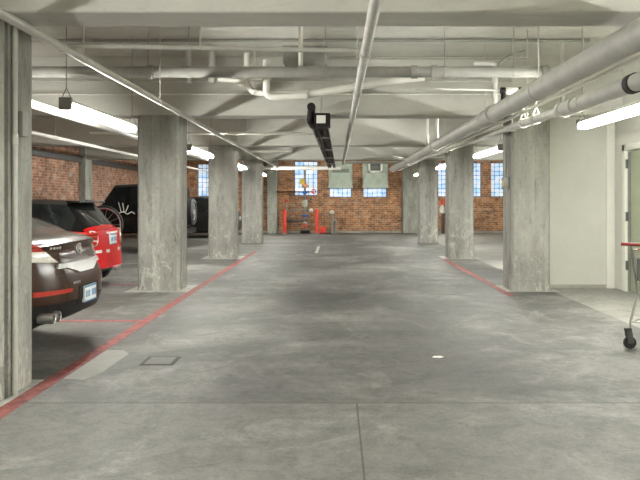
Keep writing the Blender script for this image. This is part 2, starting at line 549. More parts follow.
for z in (0.35, 1.12, 1.95):
    MB().lathe((SIDE_X - .012, D1 - .05, z), (0, 0, 1), [(0, .022), (.14, .022)], 12).build('hinge', 'dark_steel', d)
MB().lathe((SIDE_X + .05, D0 + .1, 1.0), (-1, 0, 0), [(0, .03), (.02, .03), (.025, .012), (.05, .012), (.055, .028), (.075, .028)], 16).build('door_handle', 'chrome', d)
tag(MB().box((SIDE_X - .16, PART_Y - .035, 0), (SIDE_X - .03, PART_Y, HB), .004).build('trim_1', 'trim_white'),
    'cream corner trim beside the door frame', 'trim', kind='structure')
tag(MB().box((CR[1], PART_Y - .012, 0), (SIDE_X - .16, PART_Y, .06), .002).build('baseboard_alcove', 'curb'),
    'low grey base along the cream wall', 'baseboard', kind='structure')

# beams, columns
BN = ['behind the viewpoint', 'nearest the viewpoint, along the top of the view', 'over the nearest pair of full columns',
      'over the second pair of columns', 'over the farthest pair of columns']
for r, n in zip(ROWS, BN):
    tag(MB().box((XL, r + .08, HB), (XR, r + .50, HC + .02), .012, 1).build('beam', 'beam'),
        'deep pale concrete cross beam ' + n, 'beam', 'concrete cross beams', 'structure')
LN = ['concrete column behind the viewpoint on the left', 'board marked concrete column cut by the left edge of the view',
      'board marked concrete column right of the brown sedan and red hatchback', 'board marked concrete column on the left, second of the full ones',
      'board marked concrete column on the left, farthest from the viewpoint']
RN = ['concrete column behind the viewpoint on the right', 'concrete column outside the right edge of the view',
      'wide concrete column beside the cream wall', 'stained concrete column on the right, second of three', 'concrete column on the right, farthest of three']
def column(x0, x1, y0, label):
    b = MB()
    c = .035
    b.prism([(x0 + c, y0), (x1 - c, y0), (x1, y0 + c), (x1, y0 + CD - c), (x1 - c, y0 + CD), (x0 + c, y0 + CD), (x0, y0 + CD - c), (x0, y0 + c)], 'z', 0, HB)
    return tag(b.build('column', 'column', sharp=20), label, 'column', 'concrete columns', 'structure')
for k, r in enumerate(ROWS):
    if k == 1:
        b = MB()
        g0, g1, gx, x0, x1 = r + .115, r + .175, -2.47, -3.1, -2.41
        b.prism([(x0, r), (x1 - .035, r), (x1, r + .035), (x1, g0), (gx, g0), (gx, g1), (x1, g1), (x1, r + CD - .035), (x1 - .035, r + CD), (x0, r + CD)], 'z', 0, HB)
        tag(b.build('column', 'column', sharp=20), LN[k], 'column', 'concrete columns', 'structure')
    else:
        column(*CL, r, LN[k])
    if k != 1:
        column(*CR, r, RN[k])
def pilaster(lo, hi, label):
    tag(MB().box(lo, hi, .02, 1).build('pilaster', 'pilaster'), label, 'pilaster', 'wall pilasters', 'structure')
pilaster((-2.98, YB - .5, 0), (-2.55, YB, HC), 'pale concrete pilaster on the end wall, left of the red bollards')
pilaster((2.90, YB - .5, 0), (3.55, YB, HC), 'concrete pilaster on the end wall, right of the green hoods')
pilaster((XL, 23.1, 0), (XL + .22, 23.72, HC), 'pale concrete pilaster on the left brick wall above the cars')
pilaster((XL, 17.1, 0), (XL + .22, 17.72, HC), 'concrete pilaster on the left wall hidden behind the near column')
tag(MB().box((XL, YB - .16, 0), (XR, YB, .10), .015, 1).build('trim_2', 'curb'), 'low concrete curb along the foot of the end wall', 'curb', kind='structure')
# dark band on top of the left wall brick
tag(MB().box((XL, 5, HB - .10), (XL + .12, YB, HB + .08)).build('trim_3', 'dark_steel'), 'dark band along the top of the left brick wall', 'ledge', kind='structure')

# ------------------------------------------------------------------ floor markings
def flat(name, poly, mat, label, cat, group=None, h=.003, kind=None):
    return tag(MB().prism(poly, 'z', 0, h).build(name, mat), label, cat, group, kind)
def rect(x0, x1, y0, y1):
    return [(x0, y0), (x1, y0), (x1, y1), (x0, y1)]
flat('painted_line', rect(-2.34, -2.22, 1.5, 19.5), 'red_line', 'long red painted line along the left columns', 'floor line')
flat('painted_line', rect(2.60, 2.70, 10.4, 17.0), 'red_line', 'red painted line along the right columns', 'floor line')
flat('painted_line', rect(-7.4, -2.34, 8.22, 8.32), 'red_line', 'red stall line across the floor behind the brown sedan', 'floor line')
flat('painted_line', rect(-7.4, -3.2, 11.75, 11.85), 'red_line', 'red stall line by the foot of the nearest full left column', 'floor line')
def pad(x0, x1, y0, label, m=.16):
    b = MB()
    b.box((x0 - m, y0 - m, 0), (x1 + m, y0, .0025)).box((x0 - m, y0 + CD, 0), (x1 + m, y0 + CD + m, .0025))
    b.box((x0 - m, y0, 0), (x0, y0 + CD, .0025)).box((x1, y0, 0), (x1 + m, y0 + CD, .0025))
    tag(b.build('painted_border', 'white_line'), label, 'floor marking', 'white borders around the columns')
pad(*CL, 11.0, 'worn white border around the foot of the nearest full left column')
pad(*CL, 17.1, 'worn white border around the foot of the second full left column')
pad(*CR, 17.1, 'worn white border around the foot of the second right column')
pad(*CR, 11.0, 'worn white border around the foot of the wide right column', .12)
pad(-3.1, -2.41, 4.9, 'worn white border around the foot of the column at the left edge', .06)
flat('painted_line', rect(-.58, -.50, 18.8, 21.6), 'white_line', 'short white dash far down the aisle', 'floor line', h=.002)
flat('floor_patch', [(-2.21, 5.6), (-2.04, 5.57), (-1.97, 5.8), (-1.95, 6.5), (-2.05, 6.66), (-2.21, 6.66)], 'patch',
     'pale repaired concrete patch beside the long red line', 'floor patch', h=.002)
cv = tag(MB().box((-1.73, 6.05, 0), (-1.43, 6.38, .003)).build('floor_cover', 'black'), 'square access cover set in the aisle floor', 'floor cover')
MB().box((-1.695, 6.085, 0), (-1.465, 6.345, .005)).build('lid', 'cover', cv)
pp = MB()
pp.prism([(-.05, -.02), (.02, -.035), (.055, .0), (.03, .04), (-.03, .03)], 'z', .002, .006)
o = tag(pp.build('paper_scrap', 'paper', loc=(.935, 6.36, 0)), 'crumpled white paper scrap on the aisle floor', 'paper')

# ------------------------------------------------------------------ lamps
def make_lamp(loc, label):
    root = empty('fluorescent_lamp', loc, label, 'lamp', 'hanging fluorescent lamps')
    L = 1.2
    MB().prism([(-.055, .035), (.055, .035), (.04, .075), (-.04, .075)], 'y', -L, L).build('housing', 'white_paint', root)
    MB().box((-.075, -L + .02, -.055), (.075, L - .02, .03), .035, 3).build('bloom_shell', 'lens', root)  # glowing shell added for the bloom around the tube
    MB().tube([(0, -L + .03, -.01), (0, L - .03, -.01)], .02, 10).build('tube', 'lamp', root)
    for s in (-1, 1):
        MB().box((-.065, s * L - .03, -.045), (.065, s * L + .03, .085), .008).build('end_cap', 'steel_grey', root)
    for s in (-1, 1):
        y = s * (L - .02)
        w = MB()
        w.tube([(-.05, y, .08), (0, y, .19)], .005, 6).tube([(.05, y, .08), (0, y, .19)], .005, 6)
        w.tube([(0, y, .185), (0, y, HC - loc[2] + .01)], .005, 6)
        w.build('hanger_wire', 'steel_grey', root)
    return root
LY = [-3.2, 2.2, 8.5, 14.6, 20.5, 26.6]
LLAB = ['behind the viewpoint', 'just above the near edge of the view', 'above the brown sedan', 'between the two nearest full left columns',
        'between the second and farthest left columns', 'beyond the farthest left column']
RLAB = ['behind the viewpoint on the right', 'above the near right corner outside the view', 'by the cream wall and door',
        'between the two nearest right columns', 'between the second and farthest right columns', 'beyond the farthest right column']
lamp0 = None
for X, labs, side in ((-2.86, LLAB, 'left'), (3.31, RLAB, 'right')):
    for y, lb in zip(LY, labs):
        text = 'hanging %s row fluorescent lamp %s' % (side, lb)
        if lamp0 is None:
            lamp0 = make_lamp((X, y, 2.45), text)
        else:
            o = copy_tree(lamp0)
            o.location = (X if (X < 0 or y < 10) else 3.2, 8.1 if (X > 0 and y == 8.5) else y, 2.45)
            o['label'] = text

# ------------------------------------------------------------------ pipes
def pipe(name, pts, r, mat, label, cat='pipe', rods=(), couplings=(), rod_top=HC, bands=(), n=16, bendr=0.0, rod_mat='pipe_paint', fit_mat=None, parent=None):
    """a run of pipe; rods: points on it that hang from the slab; couplings: (point, dir)"""
    P = bend(pts, bendr) if bendr else pts
    root = MB().tube(P, r, n).build(name, mat, parent)
    if parent is None:
        tag(root, label, cat, 'ceiling pipes')
    for p in rods:
        p = Vector(p)
        b = MB()
        b.tube([p + Vector((0, 0, r * .5)), Vector((p.x, p.y, rod_top + .01))], .007, 6)
        b.build('hanger_rod', rod_mat, root)
        along = (Vector(pts[1]) - Vector(pts[0])).normalized()
        MB().lathe(p - along * .015, along, [(0, r + .008), (.03, r + .008)], n).build('clamp', mat, root)
    for p, dvec in couplings:
        dvec = Vector(dvec).normalized()
        MB().lathe(Vector(p) - dvec * .045, dvec, [(0, r), (.005, r * 1.22), (.085, r * 1.22), (.09, r)], n).build('coupling', fit_mat or mat, root)
    for p, dvec, rr, w in bands:
        dvec = Vector(dvec).normalized()
        MB().lathe(Vector(p) - dvec * w / 2, dvec, [(0, rr), (w, rr)], n).build('rubber_band', 'rubber', root)
    return root

Y_ = (0, 1, 0)
pipe('sprinkler_pipe', [(-2.27, 2.0, 2.715), (-2.27, 27.0, 2.715)], .035, 'pipe_paint', 'long grey sprinkler pipe above the left column row',
     rods=[(-2.27, y, 2.715) for y in (6.2, 8.9, 13.0, 16.0, 19.5, 22)], couplings=[((-2.27, y, 2.715), Y_) for y in (5.75, 10.0, 14.8, 20.4)])
pipe('sprinkler_pipe', [(.25, -1.0, 2.70), (.25, 23.8, 2.70)], .042, 'pipe_paint', 'long grey pipe down the middle of the aisle ceiling',
     rods=[(.25, y, 2.70) for y in (8.0, 13.5, 19.5)], couplings=[((.25, y, 2.70), Y_) for y in (5.9, 7.9, 14.0, 20.0)])
pipe('round_duct', [(2.2, -1.0, 2.65), (2.2, 27.0, 2.65)], .11, 'duct', 'thick round duct above the right column row', 'duct',
     rods=[(2.2, y, 2.65) for y in (7.5, 10.2, 14.0, 19.0)], couplings=[((2.2, y, 2.65), Y_) for y in (9.6, 15.2, 21.0)], n=24)
pipe('conduit', [(2.36, -1.0, 2.55), (2.36, 26.0, 2.55)], .014, 'pipe_white', 'thin pale conduit tucked under the thick round duct', 'conduit')
pipe('conduit', [(2.41, -1.0, 2.59), (2.41, 26.0, 2.59)], .010, 'pipe_paint', 'thinnest grey conduit beside the thick round duct', 'conduit')
dr = pipe('drain_pipe', [(2.58, -1, 2.41), (2.58, 7.9, 2.475)], .078, 'duct', 'sloping drain pipe with a black rubber band, beside the thick duct',
          rods=[(2.58, 7.2, 2.47)], couplings=[((2.58, 7.84, 2.475), Y_), ((2.58, 7.45, 2.472), Y_)], bands=[((2.58, 5.98, 2.46), Y_, .088, .10)], n=24)
pipe('drain_pipe', [(2.58, 7.91, 2.475), (2.58, 23.0, 2.76)], .05, 'pipe_paint', 'thinner sloping drain pipe continuing beyond the near drain coupling',
     rods=[(2.58, 9.3, 2.50), (2.58, 10.1, 2.516), (2.58, 13.5, 2.58), (2.58, 16.2, 2.63), (2.58, 20.0, 2.70)],
     couplings=[((2.58, y, 2.475 + (y - 7.9) * .01887), Y_) for y in (9.0, 12.4, 15.5, 19.0)])
X_ = (1, 0, 0)
for y in (8.9, 9.5):
    z = 2.475 + (y - 7.9) * .01887
    hg = MB()
    pts = [(2.58 + .062 * math.cos(a), y, z + .062 * math.sin(a)) for a in [PI * k / 10 for k in range(-10, 11)]]
    hg.tube(pts, .008, 6)
    hg.tube(bend([(2.52, y, z + .01), (2.565, y, z + .13), (2.58, y, z + .17), (2.58, y, z + .32)], .03), .012, 6)
    hg.tube([(2.64, y, z + .01), (2.58, y, z + .16)], .012, 6)
    hg.build('pear_hanger', 'pipe_white', bpy.data.objects['drain_pipe.001'])
pipe('drain_pipe', [(-8.5, 9.0, 3.12), (2.78, 9.0, 3.12)], .073, 'pipe_grey', 'thick grey cross pipe hung below the ceiling on rods',
     rods=[(x, 9.0, 3.12) for x in (-6.2, -4.0, -2.45, -1.92, -.14, .28, 1.42, 2.32)],
     couplings=[((1.02, 9.0, 3.12), X_), ((1.28, 9.0, 3.12), X_), ((-2.42, 9.0, 3.12), X_), ((2.72, 9.0, 3.12), X_)], rod_mat='pipe_grey')
pipe('conduit', bend([(-2.388, 5.13, .004), (-2.388, 5.13, 2.772), (-2.388, 5.9, 2.772), (.2, 6.1, 2.768)], .06), .02, 'pipe_paint',
     'conduit rising up the left edge column and crossing under the near beam', 'conduit',
     rods=[(-1.18, 5.99, 2.77)], couplings=[((-2.388, 5.13, 1.9), (0, 0, 1)), ((-2.388, 5.13, 1.0), (0, 0, 1))])
pipe('conduit', [(-8.4, 9.8, 3.715), (3.6, 9.8, 3.715)], .02, 'pipe_grey', 'thin cross pipe close under the ceiling slab', 'conduit',
     couplings=[((x, 9.8, 3.715), X_) for x in (-3.4, -1.9, 2.9)])
pipe('conduit', [(-8.4, 10.75, 3.30), (2.75, 10.75, 3.30)], .013, 'pipe_paint', 'thin conduit behind the thick grey cross pipe', 'conduit')
pipe('conduit', [(-.2, 10.95, 3.69), (3.05, 10.95, 3.69)], .008, 'pipe_grey', 'fine cable along the top of the beam face', 'cable')
pipe('conduit', [(-8.4, 10.9, 3.12), (2.7, 10.9, 3.12)], .012, 'pipe_white', 'pale conduit on the beam face below the thick cross pipe', 'conduit')
pipe('conduit', [(1.1, 9.6, 3.0), (2.0, 9.6, 2.985), (2.27, 9.6, 2.975)], .014, 'pipe_white', 'short pale conduit leading to the valve at the right duct', 'conduit')
# white waste pipes
wp = pipe('waste_pipe', [(-1.32, 10.2, 3.62), (-1.32, 10.2, 3.03), (-.46, 10.2, 3.03)], .045, 'pipe_white', 'white waste pipes bending and slanting below the thick grey cross pipe', bendr=.22,
          couplings=[((-1.32, 10.2, 3.30), (0, 0, 1))], rods=[(-1.2, 10.2, 3.03)])
pipe('branch_pipe', [(-1.02, 10.1, 3.50), (-1.02, 10.1, 2.945), (-.42, 10.1, 2.985)], .05, 'pipe_white', '', bendr=.12, couplings=[((-1.02, 10.1, 3.25), (0, 0, 1))], parent=wp)
pipe('slanting_pipe', [(-.46, 10.15, 3.0), (1.15, 10.15, 3.24), (1.30, 10.15, 3.26)], .055, 'pipe_white', '',
     couplings=[((-.44, 10.15, 3.003), (1, 0, .15)), ((.3, 10.15, 3.115), (1, 0, .15))], parent=wp)
pipe('branch_pipe', [(-1.75, 10.2, 3.24), (-1.32, 10.2, 3.20)], .035, 'pipe_white', '', parent=wp)
pipe('vent_pipe', [(2.02, 10.1, 3.45), (2.33, 10.1, 3.45), (2.33, 10.1, 2.755)], .032, 'pipe_white', 'white angled pipe dropping to the thick round duct', bendr=.05,
     couplings=[((2.33, 10.1, 3.2), (0, 0, 1))])
pipe('vent_pipe', [(3.28, 10.0, 3.77), (3.28, 10.0, 2.84)], .033, 'pipe_paint', 'upright pipe above the wide right column')
pipe('vent_pipe', [(2.2, 15.0, 3.76), (2.2, 15.0, 2.763)], .035, 'pipe_white', 'nearer of two white pipes dropping into the duct past the wide column')
pipe('vent_pipe', [(2.2, 16.6, 3.76), (2.2, 16.6, 2.763)], .035, 'pipe_white', 'farther of two white pipes dropping into the duct past the wide column')
pipe('vent_pipe', [(-2.2, 10.3, 3.77), (-2.2, 10.3, 3.2)], .045, 'pipe_paint', 'left upright pipe above the thick cross pipe')
pipe('vent_pipe', [(-1.85, 10.3, 3.77), (-1.85, 10.3, 3.2)], .05, 'pipe_paint', 'right upright pipe of the pair above the thick cross pipe')
pipe('vent_pipe', [(-.46, 9.0, 3.75), (-.46, 9.0, 3.20)], .03, 'pipe_white', 'short white pipe rising beside the middle aisle pipe')
pipe('hose', bend([(2.1, 9.3, 3.15), (2.25, 9.3, 3.36), (2.55, 9.3, 3.46)], .12), .014, 'pipe_grey', 'curved grey hose above the right end of the cross pipe', 'hose')
# pipes over the parked cars and near the end wall
pipe('conduit', [(-3.58, 5.7, 2.58), (-3.58, 29.8, 2.58)], .05, 'pipe_white', 'white pipe running behind the left lamps over the cars',
     rods=[(-3.58, y, 2.58) for y in (8.0, 13.2, 20.0)])
pipe('conduit', [(-5.45, 5.7, 2.66), (-5.45, 29.8, 2.66)], .035, 'pipe_white', 'white pipe over the roofs of the parked cars',
     rods=[(-5.45, y, 2.66) for y in (10.2, 13.4, 20.0)], couplings=[((-5.45, y, 2.66), Y_) for y in (12.2, 15.5)])
pipe('drain_pipe', [(-4.5, 27.9, 2.74), (.2, 27.9, 2.74)], .075, 'pipe_white', 'white cross pipe in front of the end wall window',
     rods=[(x, 27.9, 2.74) for x in (-2.6, -.4)])
pipe('drain_pipe', [(-2.225, 18.0, 2.72), (-1.15, 18.0, 2.72)], .035, 'pipe_white', 'pale cross pipe beyond the second left column',
     rods=[(-1.54, 18.0, 2.72)], couplings=[((-1.3, 18.0, 2.72), X_), ((-1.95, 18.0, 2.72), X_)])
pipe('drain_pipe', [(.3, 25.2, 2.83), (3.6, 25.2, 2.83)], .05, 'pipe_paint', 'grey cross pipe above the green hoods', rods=[(1.6, 25.2, 2.83)])
pipe('sprinkler_pipe', [(.9, 22.6, 2.86), (3.8, 22.6, 2.86)], .04, 'pipe_white', 'pale cross pipe near the farthest right column', rods=[(1.6, 22.6, 2.86)])
pipe('conduit', [(-.45, 14.0, 2.80), (-5.0, 14.0, 2.80)], .03, 'pipe_white', 'pale branch pipe behind the nearest full left column',
     rods=[(-1.8, 14.0, 2.80)])
# black valve at the duct
v = empty('pipe_valve', (2.40, 9.55, 2.96), 'white and black valve where the cross pipe meets the right duct', 'valve')
MB().lathe((-.06, 0, 0), X_, [(0, .04), (.02, .055), (.16, .055), (.18, .04)], 16).build('valve_body', 'pipe_white', v)
MB().lathe((-.12, 0, 0), X_, [(0, .05), (.06, .05)], 16).build('collar', 'black', v)
MB().lathe((.12, 0, 0), X_, [(0, .05), (.05, .05)], 16).build('collar', 'black', v)
MB().tube([(-.08, 0, -.02), (-.09, 0, -.13)], .03, 10).build('drain_stub', 'black', v)
# grey tapered box under the slab
bx = empty('grey_box', (-.465, 10.42, 3.42), 'grey tapered box under the ceiling above the cross pipe', 'box')
MB().box((-.33, -.14, .08), (.33, .14, .335), .01).build('box_body', 'pipe_grey', bx)
MB().prism([(-.33, .08), (.33, .08), (.27, 0), (-.25, .0)], 'y', -.14, .14).build('tapered_bottom', 'pipe_grey', bx)
# box on the side of the wide right column
eb = empty('electric_box', (2.80, 11.22, 1.62), 'small grey electric box with a yellow label on the wide right column', 'box')
MB().box((-.09, -.09, 0), (0, .09, .2), .008).build('box_body', 'steel_grey', eb)
MB().box((-.096, -.05, .05), (-.089, .05, .15)).build('warning_label', 'yellow_paint', eb)
MB().tube([(-.04, 0, .2), (-.04, 0, HB - 1.62)], .014, 8).build('conduit', 'steel_grey', eb)
jb = tag(MB().box((-2.412, 5.20, 1.93), (-2.36, 5.30, 2.12), .008).build('electric_box', 'pipe_grey'),
         'small grey box beside the conduit on the left edge column', 'box')

# ------------------------------------------------------------------ radiant heater
h = empty('radiant_heater', (-.25, 10.6, 2.58), 'long black tube heater hung along the aisle ceiling', 'heater', None, -.0078)
MB().box((-.08, 0, .02), (.16, .5, .21), .01).build('burner_box', 'black', h)
MB().box((-.05, -.008, .05), (.09, .002, .17), .003).build('lit_face', 'white_paint', h)  # white panel paints the light on the burner box face
MB().lathe((-.13, -.02, .30), Y_, [(0, .065), (.1, .065), (.11, .05), (.2, .05)], 20).build('blower', 'black', h)
MB().tube(bend([(-.13, .1, .28), (-.15, .1, .1), (-.13, .5, .07)], .08), .06, 12).build('air_duct', 'black', h)
for x in (-.065, .065):
    MB().tube([(x, .3, .06), (x, 14.2, .06)], .04, 12).build('radiant_tube', 'black', h)
rf = MB()
rf.prism([(-.135, .0), (-.09, .13), (.09, .13), (.135, .0), (.125, .0), (.085, .12), (-.085, .12), (-.125, .0)], 'y', .5, 14.3)
rf.build('reflector', 'dark_steel', h)
for y in (0.25, 3.5, 9.5):
    MB().tube([(.02, y, .12), (.02, y, HC - 2.57)], .012, 8).build('hanger_rod', 'pipe_paint', h)
for y in (2.0, 5.0, 8.0, 11.0):
    MB().box((-.135, y - .02, -.005), (.135, y + .02, .02)).build('tube_bracket', 'steel_grey', h)

# ------------------------------------------------------------------ end wall fittings
def hood(x0, x1, label, louvre):
    r = empty('vent_hood', ((x0 + x1) / 2, YB, 2.02), label, 'vent hood', 'green vent hoods on the end wall')
    w = (x1 - x0) / 2
    b = MB()
    A = [b.bm.verts.new(p) for p in ((-w, -.55, 0), (w, -.55, 0), (w, 0, 0), (-w, 0, 0))]
    B = [b.bm.verts.new(p) for p in ((-w * .72, -.3, .62), (w * .72, -.3, .62), (w * .72, 0, .62), (-w * .72, 0, .62))]
    for i in range(4):
        b.bm.faces.new((A[i], A[(i + 1) % 4], B[(i + 1) % 4], B[i]))
    b.bm.faces.new(A)
    b.bm.faces.new(B)
    b.build('flared_skirt', 'green_grey', r)
    MB().box((-w * .99, -.22, .1), (w * .99, -.02, 1.12), .01).build('back_panel', 'green_grey', r)
    MB().box((-w, -.57, -.05), (w, -.02, .0), .005).build('lower_lip', 'green_grey', r)
    if louvre:
        f = MB()
        for a, c in (((-.31, -.38, .62), (-.22, -.2, 1.10)), ((.22, -.38, .62), (.31, -.2, 1.10)), ((-.31, -.38, .62), (.31, -.2, .70)), ((-.31, -.38, 1.02), (.31, -.2, 1.10))):
            f.box(a, c)
        lf = f.build('louvre_frame', 'pipe_white', r)
        s = MB()
        for k in range(6):
            s.box((-.24, -.3, .69 + k * .055), (.24, -.26, .72 + k * .055))
        s.build('louvre_slats', 'dark_steel', lf)
    else:
        MB().box((-w * .7, -.34, .62), (w * .7, -.2, .78), .01).build('collar', 'green_dark', r)
hood(-.33, .72, 'pale green flared vent hood without a louvre on the end wall', False)
hood(1.16, 2.26, 'pale green flared vent hood topped by a white framed louvre', True)

def bollard(x, label, r=.08):
    b = empty('bollard', (x, 29.55, 0), label, 'bollard', 'red bollards at the riser')
    MB().lathe((0, 0, 0), (0, 0, 1), [(0, r), (.98, r), (1.02, r * .8), (1.05, r * .35)], 20).build('post', 'red_paint', b)
    MB().lathe((0, 0, 0), (0, 0, 1), [(0, r * 1.5), (.03, r * 1.5)], 20).build('base_ring', 'curb', b)
bollard(-2.20, 'red bollard left of the coloured riser pipes')
bollard(-.82, 'red bollard right of the coloured riser pipes')
fb = empty('hose_box', (-.56, 29.6, 0), 'small red hose box on the floor beside the right bollard', 'box')
MB().box((-.12, -.1, .03), (.12, .1, .27), .02).build('box_body', 'red_paint', fb)
MB().box((-.13, -.11, .25), (.13, .11, .30), .015).build('box_lid', 'red_paint', fb)
for x in (-.09, .09):
    MB().box((x - .03, -.08, 0), (x + .03, .08, .03)).build('foot', 'black', fb)

# riser with coloured flanges
rs = empty('fire_riser', (-1.34, 29.85, 0), 'fire riser with blue, yellow and orange valves before the end wall window', 'pipe assembly')
MB().tube([(0, 0, 0), (0, 0, 2.75)], .05, 12).build('riser_pipe', 'steel_grey', rs)
MB().tube([(-.95, -.05, .55), (0, -.05, .55), (.1, -.05, .55)], .055, 10).build('low_branch', 'dark_steel', rs)
MB().tube([(-1.25, -.05, 1.80), (.38, -.05, 1.80)], .03, 10).build('cross_branch', 'black', rs)
MB().torus((.38, -.12, 1.82), (0, 1, 0), .085, .025, 20, 8).build('hand_wheel', 'red_paint', rs)
for z, rr, hh, m in ((1.72, .11, .12, 'blue_paint'), (1.98, .14, .16, 'orange_paint'), (2.13, .06, .06, 'red_paint'), (.72, .14, .1, 'blue_paint'),
                     (.44, .10, .16, 'clear_lens'), (1.15, .11, .3, 'green_grey'), (.28, .09, .1, 'red_paint')):
    MB().lathe((0, 0, z), (0, 0, 1), [(0, rr * .7), (hh * .2, rr), (hh * .8, rr), (hh, rr * .7)], 16).build('flange', m, rs)
MB().box((-.22, -.12, 2.12), (-.02, .08, 2.36), .03).build('actuator', 'yellow_paint', rs)
MB().lathe((.26, -.05, .92), (0, 0, 1), [(0, .03), (.04, .09), (.12, .09), (.16, .03)], 14).build('gauge', 'pipe_white', rs)
MB().tube([(0, -.02, 1.0), (.26, -.05, 1.0)], .03, 8).build('gauge_arm', 'green_dark', rs)
MB().tube([(0, 0, 1.25), (.3, .05, 1.55)], .025, 8).build('brace', 'dark_steel', rs)
MB().tube([(-.85, .1, 0), (-.85, .1, 1.0), (0, .0, 1.02)], .025, 8).build('bypass_pipe', 'pipe_grey', rs)
MB().box((-.2, -.16, 0), (.2, .12, .14), .02).build('pump_base', 'black', rs)
MB().lathe((-.78, -.02, 1.36), (0, 0, 1), [(0, .03), (.03, .06), (.09, .06), (.12, .03)], 12).build('pressure_bell', 'red_paint', rs)
MB().tube([(-.78, -.02, 1.0), (-.78, -.02, 1.4)], .02, 8).build('bell_stem', 'pipe_grey', rs)
ps = empty('standpipe', (-.17, 29.8, 0), 'short grey standpipe with a white cap against the brick end wall', 'pipe')
MB().tube([(0, 0, 0), (0, 0, .86)], .06, 12).build('post', 'steel_grey', ps)
MB().lathe((0, 0, .84), (0, 0, 1), [(0, .05), (.04, .1), (.12, .1), (.17, .04)], 16).build('cap', 'pipe_white', ps)
MB().tube([(.16, .1, 0), (.16, .1, .55), (0, 0, .6)], .05, 10).build('side_pipe', 'pipe_grey', ps)
fe = empty('hose_valve', (4.62, 29.9, 0), 'white hose valve with a red wheel seen past the second right column', 'valve')
MB().tube([(0, 0, 0), (0, 0, 1.3)], .06, 10).build('post', 'dark_steel', fe)
MB().lathe((0, 0, .85), (0, 0, 1), [(0, .05), (.05, .14), (.25, .14), (.4, .05)], 14).build('valve_body', 'pipe_white', fe)
MB().torus((0, -.15, 1.36), (0, 1, 0), .1, .03, 18, 8).build('hand_wheel', 'red_paint', fe)

# ------------------------------------------------------------------ cars
def lerp_tab(tab, s):
    if s <= tab[0][0]:
        return tab[0][1]
    for (a, va), (b, vb) in zip(tab, tab[1:]):
        if s <= b:
            t = (s - a) / (b - a)
            return va + (vb - va) * t
    return tab[-1][1]

def smooth(t):
    t = max(0, min(1, t))
    return t * t * (3 - 2 * t)

